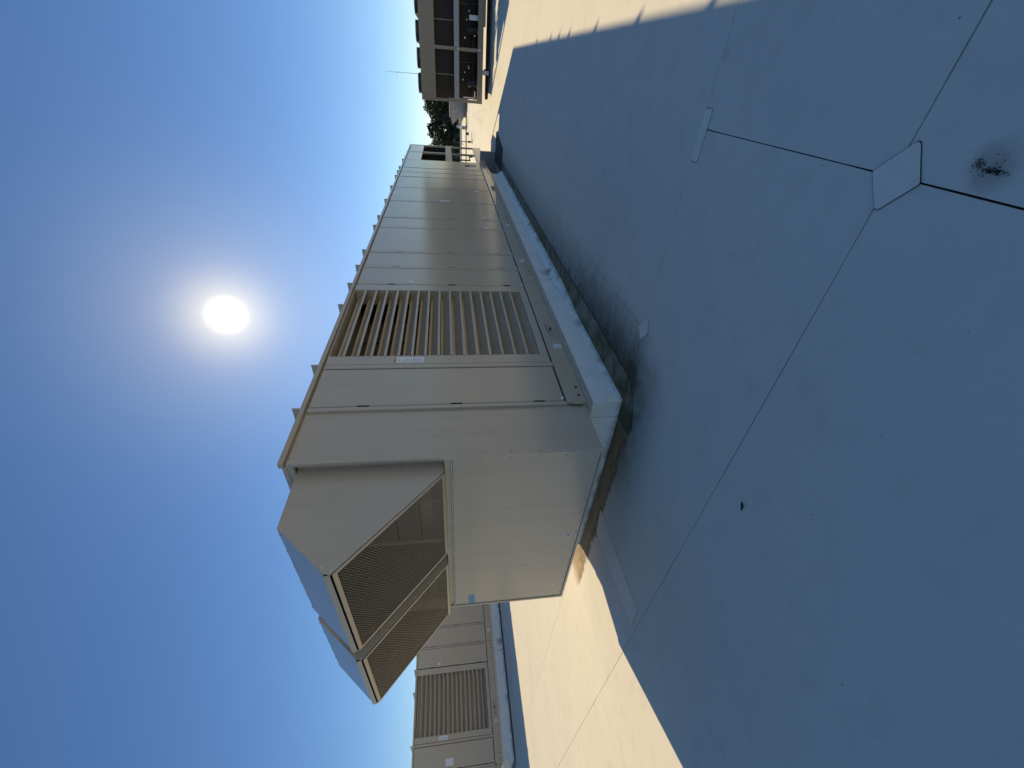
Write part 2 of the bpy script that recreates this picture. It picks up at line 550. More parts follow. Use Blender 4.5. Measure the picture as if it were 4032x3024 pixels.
def build_unit():
    u = thing('rooftop_unit', 'long beige metal rooftop unit in the foreground, two mesh intake hoods on its near end', 'rooftop unit', group='long beige rooftop units')
    # ---- core
    c = MB().box(.62, 1.30, .045, 2.395, .40, 2.79).box(3.10, 12.20, .045, 2.395, .40, 2.79).box(1.30, 3.10, .50, 2.395, .40, 2.79)
    c.box(1.30, 3.10, .045, .499, .40, .60)
    sub(u, c, 'cabinet_body', 'gap')
    sub(u, MB().box(.62, L, 2.40, W, RZ0, 2.79), 'rear_panel', 'paint') if False else None
    c = MB()
    for a, b in ((.62, 4.4), (4.41, 8.6), (8.61, 12.2)):
        c.box(a, b, 2.397, W, .40, 2.79)
    sub(u, c, 'rear_panel', 'paint')
    sub(u, MB().box(.62, L, .05, W, RZ0 + .01, .399), 'floor_pan', 'dark')
    # ---- base rails
    for a, b in ((.60, 3.765), (3.772, 6.205), (6.212, 10.90), (10.907, L)):
        m = MB().bevbox(a, b, -.006, .05, RZ0, RZ1, .006)
        m.box(a, b, -.002, .049, RZ0 - .012, RZ0 - .001)
        rl = sub(u, m, 'base_rail', 'rail')
        bm = MB()
        for x in (a + .10, a + .22, b - .10, b - .22):
            bm.dome((x, -.006, RZ0 + .05), (0, -1, 0), .015, .010)
        for k in range(int((b - a) / .62)):
            bm.dome((a + .45 + k * .62, -.006, RZ0 + .085 + .03 * (k % 2)), (0, -1, 0), .008, .005)
        sub(rl, bm, 'bolts', 'bolt', 'stuff')
    # lifting-lug covers
    for x in (1.72, 8.75):
        P = [(x, .470), (x + .33, .488), (x + .35, .468), (x + .30, .40), (x + .03, .378), (x - .02, .392)]
        m = MB()
        v = [(p[0], -.006, p[1]) for p in P] + [(p[0] * .96 + (x + .165) * .04, -.036 if p[1] > .42 else -.014, p[1] - .004) for p in P]
        n = len(P)
        m.add(v, [tuple(range(n, 2 * n))] + [(i, (i + 1) % n, n + (i + 1) % n, n + i) for i in range(n)])
        lg = sub(u, m, 'lifting_lug_cover', 'paint')
        sub(lg, MB().tube([(x + .15, -.0375, .447), (x + .20, -.0335, .437)], .011, 8), 'key_slot', 'bolt')
    # ---- access doors and the posts between them
    doors = [(.633, 1.180), (3.154, 3.694), (3.764, 4.318), (4.386, 5.545), (5.612, 6.165), (6.230, 7.382), (7.446, 8.615), (8.680, 9.82), (9.876, 10.42), (10.478, 11.02), (11.08, 12.20)]
    posts = [(.575, .618), (1.191, 1.253)] + [(doors[i][1] + .008, doors[i + 1][0] - .014) for i in range(1, len(doors) - 1)]
    for i, (a, b) in enumerate(doors):
        d = sub(u, MB().bevbox(a, b, -.004 + random.uniform(-.0015, .0015), .044, DZ0, DZ1, .007), 'access_door', 'paint')
        hm = MB()
        hx = a - .003
        for z in (.80, 1.55, 2.35):
            hm.box(hx - .006, hx + .006, -.008, .02, z - .05, z + .05)
        sub(d, hm, 'hinges', 'gap', 'stuff')
        lx = a + .012
        sub(d, MB().box(lx, lx + .028, -.012, -.006, DZ0 + .004, DZ0 + .028), 'latch_tab', 'white')
    for a, b in posts:
        sub(u, MB().bevbox(a, b, -.010, .044, RZ1 + .003, DZ1, .005), 'door_post', 'paint')
    # end-piece corner bracket
    sub(u, MB().box(.565, .612, -.013, -.0105, .40, .50), 'corner_bracket', 'rail')
    # ---- louvre
    lv = sub(u, MB().bevbox(1.262, 1.41, -.007, .02, DZ0, DZ1, .005).bevbox(2.958, 3.128, -.007, .02, DZ0, DZ1, .005)
             .bevbox(1.4105, 2.9575, -.007, .02, DZ0, .65, .004).bevbox(1.4105, 2.9575, -.007, .02, 2.785, DZ1, .003), 'louvre_panel', 'paint')
    for xa, xb in ((1.40, 1.4095), (2.9585, 2.968)):
        sub(lv, MB().box(xa, xb, .021, .20, .60, 2.79), 'louvre_jamb', 'blade')
    sub(lv, MB().prism([(.0205, .648), (.15, .752), (.15, .74), (.0205, .63)], 0, 1.4105, 2.9575), 'louvre_sill', 'blade')
    sp = (2.785 - .65) / 16
    blade = None
    for k in range(15):
        z = .65 + sp * (k + 1) - .012
        if blade is None:
            prof = [(-.006, -.003), (.004, .006), (.124, .100), (.124, .128), (.1215, .128), (.1215, .1025), (.002, .009), (-.0035, .004), (-.0035, .023), (-.006, .023)]
            m = MB().prism(prof, 0, 1.411, 2.957)
            blade = sub(lv, m, 'louvre_blade', 'blade')
            blade.location = (0, 0, z)
        else:
            inst(blade, lv, (0, 0, z))
    sub(lv, MB().box(1.42, 2.95, .485, .498, .60, 2.78), 'filter_bank', 'filter')
    fm = MB()
    for k in range(1, 3):
        fm.box(1.42 + k * .51 - .012, 1.42 + k * .51 + .012, .470, .4845, .60, 2.78)
    for k in range(1, 5):
        fm.box(1.42, 2.95, .466, .4695, .60 + k * .44 - .012, .60 + k * .44 + .012)
    sub(lv, fm, 'filter_rack', 'damper')
    sm = MB()
    for k in range(15):
        z = .65 + sp * (k + 1)
        for x in (1.402, 2.966):
            sm.dome((x, -.007, z), (0, -1, 0), .0055, .004)
        for x in (1.32, 3.06):
            if k % 2 == 0:
                sm.dome((x, -.007, z + .03), (0, -1, 0), .0055, .004)
    for x in (1.55, 1.85, 2.15, 2.45, 2.75):
        sm.dome((x, -.007, .605), (0, -1, 0), .0055, .004)
    sub(lv, sm, 'screws', 'bolt', 'stuff')
    # ---- roof of the unit
    sub(u, MB().box(-.008, L + .01, .03, W + .01, 2.797, 2.83), 'roof_panel', 'paint')
    sub(u, MB().box(-.012, L + .012, -.018, .029, 2.812, 2.850), 'roof_edge', 'rail')
    sub(u, MB().box(-.012, L + .012, W + .011, W + .03, 2.803, 2.850), 'rear_roof_edge', 'paint')
    ribs = [.595, 1.233, 2.51, 3.128, 3.752, 4.378, 5.635, 6.23, 7.447, 8.685, 9.87, 10.47, 11.05, 12.21]
    for i, x in enumerate(ribs):
        m = MB().prism([(x - .009, 2.8502), (x + .009, 2.8502), (x + .007, 2.908), (x - .007, 2.908)], 1, -.020, W + .02)
        rb = sub(u, m, 'roof_rib', 'paint')
        sub(rb, MB().box(x - .011, x + .011, -.0225, -.0205, 2.853, 2.911), 'rib_cap', 'rail')
    # ---- overhanging end piece
    sub(u, MB().box(.050, .574, .018, .04, .376, 2.80), 'end_side_panel', 'paint')
    sub(u, MB().box(.045, .60, W - .04, W - .018, .376, 2.80), 'end_rear_panel', 'paint')
    sub(u, MB().box(.05, .60, .041, W - .041, .376, .392), 'end_floor_panel', 'paint')
    sub(u, MB().box(-.004, .0445, .004, .03, .374, 2.80), 'corner_post', 'paint')
    sub(u, MB().box(-.004, .0445, W - .03, W - .004, .374, 2.80), 'corner_post', 'paint')
    sub(u, MB().box(-.002, .03, .0305, W - .0305, 2.755, 2.80), 'end_header', 'paint')
    sub(u, MB().box(.006, .03, .0345, W - .0345, .396, 1.598), 'end_panel', 'paint')
    sub(u, MB().box(-.006, .04, .0305, W - .0305, .374, .394), 'end_sill', 'rail')
    sub(u, MB().prism([(-.004, 1.601), (.04, 1.601), (.04, 1.662), (-.004, 1.662), (-.004, 1.650), (.018, 1.648), (.018, 1.614), (-.004, 1.612)], 1, .0305, W - .0305), 'hood_sill_channel', 'paint')
    sub(u, MB().box(.155, .170, .041, W - .041, 1.66, 2.80), 'intake_wall', 'gap')  # black wall: shade of the intake interior put into its colour
    dm = None
    for k in range(5):
        z = 1.69 + k * .215
        if dm is None:
            dm = sub(u, MB().prism([(.10, 0), (.118, .10), (.104, .20), (.094, .20), (.106, .10), (.09, 0)], 1, .13, 2.40), 'damper_blade', 'damper')
            dm.location.z = z
        else:
            inst(dm, u, (0, 0, z))
    for y in (.62, 1.90):
        sub(u, MB().box(.070, .074, y - .016, y + .016, 1.70, 2.45), 'damper_bracket', 'damper')
    # recess edge round the hoods
    for ya, yb in ((.041, .110), (1.236, 1.414)):
        sub(u, MB().box(.05, .066, ya, yb, 1.664, 2.754), 'recess_plate', 'paint')
    sm = MB()
    for z in (.47, .68, .90, 1.14, 1.375, 1.56):
        for x in (.030, .052):
            sm.dome((x, .004 if x < .044 else .018, z), (0, -1, 0), .0085, .007)
        for dx in (0,):
            sm.dome((.006, .05, z), (-1, 0, 0), .0085, .007)
            sm.dome((.006, .705, z), (-1, 0, 0), .0075, .006)
            sm.dome((.006, 1.69, z), (-1, 0, 0), .0075, .006)
            sm.dome((.006, W - .05, z), (-1, 0, 0), .0085, .007)
    for z in (1.66, 1.86, 2.06, 2.26, 2.46, 2.66, 2.76):
        sm.dome((.058, .018, z), (0, -1, 0), .0075, .005)
    for x, z in ((.25, 1.70), (.27, 1.70), (.30, 1.30), (.06, 1.70), (.08, 1.70), (.07, 2.79), (.27, 2.79), (.48, 2.79), (.54, 2.78)):
        sm.dome((x, .018, z), (0, -1, 0), .008, .006)
    for k in range(14):
        sm.dome((-.004, .10 + k * .17, 1.606), (-1, 0, 0), .0075, .006)
        sm.dome((.006, .12 + k * .17, .42), (-1, 0, 0), .0075, .006)
    sub(u, sm, 'screws', 'screw', 'stuff')
    # ---- intake hoods
    A, B, C, D, E_, F = (.095, 2.752), (-.46, 2.752), (-.80, 2.395), (-.815, 2.350), (-.055, 1.668), (.045, 1.668)
    for y0, y1 in ((.115, 1.231), (1.419, 2.431)):
        hd = sub(u, MB().prism([A, B, (-.455, 2.749), (.095, 2.749)], 1, y0, y1), 'intake_hood', 'paint')
        poly = [A, B, C, D, E_, F, (.095, 1.668)]
        for ya, yb in ((y0 - .003, y0), (y1, y1 + .003)):
            sub(hd, MB().prism(poly, 1, ya, yb), 'hood_side', 'paint')
        sub(hd, MB().prism([B, C, (C[0] + .003, C[1] - .003), (B[0] + .003, B[1] - .004)], 1, y0 + .0002, y1 - .0002), 'hood_front', 'paint')
        for ya, yb in ((y0 + .0003, y0 + .0012), (y1 - .0012, y1 - .0003)):
            sub(hd, MB().prism([(.060, 2.744), (-.455, 2.744), (-.792, 2.392), (-.806, 2.352), (-.060, 1.676), (.060, 1.676)], 1, ya, yb), 'hood_shade_sheet', 'hood_shade')  # added dark sheets: shade of the enclosed hood given as colour
        sub(hd, MB().prism([(.060, 2.747), (-.453, 2.747), (-.793, 2.390), (-.7915, 2.388), (-.452, 2.7455), (.060, 2.7455)], 1, y0 + .0013, y1 - .0013), 'hood_shade_sheet', 'hood_shade')  # same added shade sheet, under the top and front
        sub(hd, MB().prism([C, (-.822, 2.386), D, (-.811, 2.352), (-.817, 2.384), (C[0] + .002, C[1] - .006)], 1, y0 + .0002, y1 - .0002), 'front_lip', 'trim')
        # screen: a frame of flat bars and woven wire
        ex = Vector((E_[0] - D[0], 0, E_[1] - D[1])); ln = ex.length; ex.normalize()
        nn = Vector((ex.z, 0, -ex.x)); nn = nn if nn.z < 0 else -nn
        o = Vector((D[0], 0, D[1])) + nn * .003
        def pt(s, y, off=0.0):
            q = o + ex * s + nn * off
            return (q.x, y, q.z)
        def bar(m, s0, s1, ya, yb, t=.008):
            v = [pt(s, y, f) for s in (s0, s1) for y in (ya, yb) for f in (0, t)]
            m.add(v, [(0, 1, 3, 2), (4, 6, 7, 5), (0, 4, 5, 1), (2, 3, 7, 6), (0, 2, 6, 4), (1, 5, 7, 3)])
        m = MB()
        bar(m, .012, .042, y0 + .002, y1 - .002)
        bar(m, ln - .03, ln - .002, y0 + .002, y1 - .002)
        bar(m, .0425, ln - .0305, y0 + .001, y0 + .022)
        bar(m, .0425, ln - .0305, y1 - .022, y1 - .001)
        sub(hd, m, 'screen_frame', 'trim')
        m = MB()
        w = .00135
        def wire(a, b, f):
            a, b = Vector(a), Vector(b)
            d = (b - a).normalized(); q = d.cross(nn).normalized() * w; k = nn * w
            v = [a + q, a + k, a - q, a - k, b + q, b + k, b - q, b - k]
            m.add(v, [(0, 1, 5, 4), (1, 2, 6, 5), (2, 3, 7, 6), (3, 0, 4, 7)])
        # expanded metal: diamonds 36 mm long, 18 mm short
        s0, s1, ya, yb = .040, ln - .028, y0 + .018, y1 - .018
        for sg in (1, -1):
            lo, hi = -80, 160
            for k in range(lo, hi):
                # line y / .036 + sg * s / .018 = k
                pts = []
                for sv in (s0, s1):
                    yv = (k - sg * sv / .018) * .036
                    if ya - y0 <= yv <= yb - y0:
                        pts.append((sv, yv + y0))
                for yv in (ya - y0, yb - y0):
                    sv = (k - yv / .036) * .018 * sg
                    if s0 < sv < s1:
                        pts.append((sv, yv + y0))
                if len(pts) >= 2 and (Vector(pts[0]) - Vector(pts[1])).length > .004:
                    wire(pt(pts[0][0], pts[0][1], -.002 - .001 * sg), pt(pts[1][0], pts[1][1], -.002 - .001 * sg), 0)
        sub(hd, m, 'bird_screen', 'wire', 'stuff')
        sm = MB()
        if True:
            for q in ((-.40, 2.73), (-.47, 2.725), (-.63, 2.55), (-.76, 2.41), (-.795, 2.352), (-.60, 2.175), (-.35, 1.955), (-.12, 1.745), (-.02, 1.72), (.02, 1.95), (-.15, 2.735)):
                sm.dome((q[0], y0 - .003, q[1]), (0, -1, 0), .0085, .007)
            for k in range(6):
                yy = y0 + .05 + k * (y1 - y0 - .1) / 5
                sm.dome((-.468, yy, 2.745), (-.6, 0, .7), .007, .006)
        sub(hd, sm, 'screws', 'screw', 'stuff')
    # ---- open condenser section
    posts2 = [(12.215, 12.275), (13.725, 13.785), (15.19, L)]
    for a, b in posts2:
        sub(u, MB().box(a, b, -.006, .05, RZ1 + .001, 2.795), 'frame_post', 'paint')
        sub(u, MB().box(a, b, W - .06, W, RZ1 + .001, 2.795), 'frame_post', 'paint')
    for a, b in ((12.276, 13.724), (13.786, 15.189)):
        sub(u, MB().bevbox(a, b, .0, .04, 2.35, 2.795, .005), 'fascia_panel', 'paint')
        sub(u, MB().bevbox(a, b, -.003, .05, 1.40, 1.60, .005), 'mid_beam', 'chill_light')
        sub(u, MB().box(a, b, W - .05, W - .002, .64, 2.79), 'rear_panel', 'paint')
        sub(u, MB().box(a + .02, b - .02, .06, W - .06, 1.602, 1.612), 'coil_tray', 'coil')
        sub(u, MB().box(a, b, -.004, .05, RZ1 + .001, .63), 'lower_sill', 'paint')
        sub(u, MB().box(a + .03, b - .03, .55, 1.25, 1.62, 2.78), 'condenser_coil', 'coil')
    sub(u, MB().tube([(12.7, .3, 2.3), (12.9, .3, 2.1), (13.3, .3, 1.9), (13.3, .3, 1.45)], .028), 'refrigerant_pipe', 'pipe')
    sub(u, MB().tube([(12.5, .22, 2.2), (12.9, .22, 2.25), (13.4, .22, 2.2)], .03), 'refrigerant_pipe', 'pipe')
    sub(u, MB().tube([(12.7, .35, 2.0), (13.5, .35, 2.05)], .026), 'refrigerant_pipe', 'pipe')
    sub(u, MB().tube([(14.2, .25, 1.60), (14.2, .25, 1.2), (14.2, .25, .75), (14.9, .25, .75), (14.9, .25, .62)], .022), 'refrigerant_pipe', 'pipe')
    sub(u, MB().tube([(12.8, .3, 1.40), (12.8, .3, .64)], .05), 'refrigerant_pipe', 'pipe')
    sub(u, MB().tube([(13.2, .5, 1.38), (13.2, .5, .64)], .075, 10), 'refrigerant_pipe', 'pipe')
    sub(u, MB().tube([(12.9, .4, 1.25), (13.6, .4, 1.2)], .035), 'refrigerant_pipe', 'pipe')
    sub(u, MB().tube([(13.45, .4, 1.2), (13.45, .4, .7), (12.9, .4, .7)], .03), 'refrigerant_pipe', 'pipe')
    sub(u, MB().box(15.20, 15.245, .051, W - .061, 1.60, 2.79), 'end_wall', 'coil')
    sub(u, MB().box(15.20, 15.245, .60, W - .061, .64, 1.598), 'end_wall', 'coil')  # unseen, added to narrow the sunlight passing through the open bay
    sub(u, MB().box(12.28, 12.57, .06, .30, .635, 1.30), 'electrical_box', 'trim')
    for k in range(3):
        cx = 12.75 + k * .98
        m = MB()
        n = 20
        for j in range(n):
            a0, a1 = 2 * math.pi * j / n, 2 * math.pi * (j + 1) / n
            v = []
            for rr, z in ((.44, 2.832), (.41, 2.95), (.38, 2.95), (.38, 2.832)):
                v += [(cx + rr * math.cos(a0), .55 + rr * math.sin(a0), z), (cx + rr * math.cos(a1), .55 + rr * math.sin(a1), z)]
            m.add(v, [(0, 1, 3, 2), (2, 3, 5, 4), (4, 5, 7, 6)])
        sub(u, m, 'fan_shroud', 'paint')
    sub(u, MB().box(11.60, 11.86, -.0095, -.0065, .71, 1.03), 'meter_window', 'ink')
    sub(u, MB().box(11.62, 11.75, -.0120, -.0098, .73, .90), 'meter_plate', 'label')
    # ---- stickers
    def label(x0, x1, z0, z1, y, head=None, lines=0, name='warning_label'):
        o = sub(u, MB().box(x0, x1, y - .0015, y, z0, z1), name, 'label')
        if head:
            sub(o, MB().box(x0, x1, y - .0015, y, z1 + .0005, z1 + head), 'orange_band', 'orange')
        if lines:
            m = MB()
            hgt = z1 - z0
            m.box(x0 + (x1 - x0) * .35, x0 + (x1 - x0) * .62, y - .003, y - .0017, z1 - hgt * .13, z1 - hgt * .06)
            for k in range(lines):
                z = z1 - hgt * (.22 + .7 * k / lines)
                m.box(x0 + (x1 - x0) * .12, x0 + (x1 - x0) * random.uniform(.6, .9), y - .003, y - .0017, z - hgt * .28 / lines, z)
            sub(o, m, 'printed_lines', 'greyink')
        return o
    label(1.278, 1.375, 1.86, 2.13, -.0075, .022, 9)
    label(1.520, 1.604, .385, .470, -.0063, None, 3, 'rail_label')
    label(4.05, 4.13, .40, .475, -.0063, None, 3, 'rail_label')
    label(5.90, 5.99, .40, .48, -.0063, None, 2, 'rail_label')
    label(3.20, 3.262, 2.075, 2.135, -.0065, None, 0, 'notice_sticker')
    label(6.30, 6.40, .80, .90, -.0065, None, 0, 'notice_sticker')
    label(5.67, 5.77, .83, .94, -.0065, None, 0, 'notice_sticker')
    label(8.46, 8.60, .83, .93, -.0065, None, 0, 'notice_sticker')
    label(9.95, 10.12, .80, .88, -.0065, None, 0, 'notice_sticker')
    label(7.47, 7.60, 1.535, 1.74, -.0065, None, 5)
    sub(u, MB().box(7.88, 8.19, -.0085, -.0065, 2.69, 2.78), 'faded_sticker', 'tape' if False else 'label')
    label(.76, .86, 1.70, 1.86, -.0075, None, 4) if False else None
    return u

unit = build_unit()
# things only the near unit carries
tp = MB().add([(.0045, 2.205, 1.392), (.0045, 2.400, 1.388), (.0045, 2.412, 1.452), (.0045, 2.215, 1.458),
               (.0058, 2.205, 1.392), (.0058, 2.400, 1.388), (.0058, 2.412, 1.452), (.0058, 2.215, 1.458)],
              [(0, 1, 2, 3), (4, 5, 6, 7), (0, 1, 5, 4), (1, 2, 6, 5), (2, 3, 7, 6), (3, 0, 4, 7)])
sub2 = fixn(tp.build('blue_tape', 'tape', unit))
o = MB().tube([(.0055, 1.197, .493), (.003, 1.197, .493)], .028, 16).build('round_plug', 'label', unit)
MB().add([(.002, 1.187, .476), (.002, 1.212, .488), (.002, 1.206, .512), (.002, 1.196, .497), (.002, 1.180, .502)], [(0, 1, 2, 3, 4)]).build('plug_slot', 'ink', o)
unit2 = tree_copy(unit)
unit2.location = (-.05, 13.14, .05)
unit2['label'] = 'shaded beige rooftop unit standing farther off, its louvre seen past the mesh hoods'
for ch in list(unit2.children):
    if ch.name.split('.')[0] in ('blue_tape', 'round_plug'):
        for g in list(ch.children):
            bpy.data.objects.remove(g)
        bpy.data.objects.remove(ch)
# extra sticker on the second unit's door
st = MB().box(.70, .86, -.0085, -.0065, 1.70, 1.92).build('notice_sticker', 'label', unit2)

# ------------------------------------------------------------------ curbs
def build_curb(label):
    c = thing('roof_curb', label, 'roof curb', group='curbs under the rooftop units')
    n = 44
    x0, x1 = .612, 10.95
    # long side membrane with slight billows and an outward kick at its foot
    m = MB()
    cols = []
    for i in range(n + 1):
        x = x0 + (x1 - x0) * i / n
        w = random.uniform(-.004, .004)
        cols.append([(x, .028, .292), (x, .024 + w, .16), (x, .018 + w, .06), (x, -.004 + w * .5, .012), (x, -.012, -.003), (x, .2, -.003), (x, .2, .292)])
    v = [p for q in cols for p in q]
    k = len(cols[0])
    f = []
    for i in range(n):
        for j in range(k):
            f.append((i * k + j, i * k + (j + 1) % k, (i + 1) * k + (j + 1) % k, (i + 1) * k + j))
    f += [tuple(range(k)), tuple(range(n * k, n * k + k))]
    m.add(v, f)
    sub(c, m, 'curb_side', 'curb')
    sub(c, MB().box(x0 - .004, x0 + .18, .205, 2.40, -.003, .292), 'curb_end', 'curb')
    sub(c, MB().box(x0, x1, 2.21, 2.41, -.003, .292) if False else MB().box(x0 + .181, x1, 2.22, 2.40, -.003, .292), 'curb_side', 'curb')
    sub(c, MB().box(x1 - .15, x1, .205, 2.215, -.003, .292), 'curb_end', 'curb')
    # galvanised nailer cap
    sub(c, MB().box(x0 - .014, x1 + .01, .004, 2.42, .294, .3455), 'curb_cap', 'galv')
    m = MB()
    n2 = 40
    rows = []
    for i in range(n2 + 1):
        x = 2.35 + (10.94 - 2.35) * i / n2
        k = min(1, i / 4)
        w = random.uniform(-.0025, .0025)
        rows.append([(x, -.055 * k - .016, .0058), (x, -.022 * k - .010 + w, .05 * k + .006), (x, .006 + w * .4, .095 * k + .008 + w), (x, .013, .095 * k + .008 + w), (x, .013, .0058)])
    vv = [p for q in rows for p in q]
    ff = [(i * 5 + j, i * 5 + (j + 1) % 5, (i + 1) * 5 + (j + 1) % 5, (i + 1) * 5 + j) for i in range(n2) for j in range(5)]
    ff += [(0, 1, 2, 3, 4), tuple(range(n2 * 5, n2 * 5 + 5))]
    m.add(vv, ff)
    sub(c, m, 'flashing_upturn', 'curb')
    # corner boot
    m = MB().prism([(x0 - .010, .145), (x0 - .012, .02), (x0 + .09, .02), (x0 + .11, .05), (x0 + .08, .12), (x0 + .03, .15)], 1, .004, .010)
    sub(c, m, 'corner_boot', 'patch')
    # flashing strip lying on the roof, edge cut unevenly
    a = [(.70, .22), (.345, .20), (.325, .10), (.375, -.02), (.44, -.10), (.52, -.20), (.575, -.252)]
    for i in range(60):
        x = .62 + i * (10.95 - .62) / 59
        a.append((x, -.258 + random.uniform(-.006, .006)))
    a += [(10.95, .1), (.70, .1)]
    m = MB().prism(a, 2, .0006, .0055)
    sub(c, m, 'flashing_strip', 'flash')
    e = [(p[0] - .005 if p[0] < .6 else p[0], p[1] - (.007 if p[0] > .6 else .004) if p[1] < 0 else p[1]) for p in a]
    m = MB().prism(e, 2, .0003, .0032)
    sub(c, m, 'strip_edge_dirt', 'dirtline')
    return c
curb = build_curb('stained white curb along the foot of the near rooftop unit')
curb2 = tree_copy(curb)
curb2.location = (-.05, 13.14, .05)
curb2['label'] = 'grey curb in shade under the farther rooftop unit'
for ch in list(curb2.children):
    if ch.name.split('.')[0] in ('flashing_strip', 'strip_edge_dirt', 'flashing_upturn'):
        bpy.data.objects.remove(ch)

# supports at the far end of the near unit
sb = thing('support_pier', 'grey sheet-metal pier propping the far end of the near unit', 'support', (12.8, 0, 0))
sub(sb, MB().box(0, .12, -.25, 2.30, .0005, .46).box(0, .12, .051, 2.30, .40, .41) if False else MB().box(0, .12, .0, 2.30, .0005, .345), 'pier_body', 'grey')
sub(sb, MB().box(0, .12, -.255, -.0005, .0005, .50), 'pier_flange', 'grey')
sub(sb, MB().box(-.01, .13, -.012, 2.31, .3455, .3575), 'pier_cap', 'trim')
tag(fixn(MB().prism(rounded([(10.98, -.60), (12.72, -.84), (12.75, -.02), (10.98, -.02)], .03), 2, .001, .03).build('dark_slab', 'pad')),  # thin flat slab in one dark tone
    'thin dark slab on the roof beyond the end of the curb', 'roof pad')

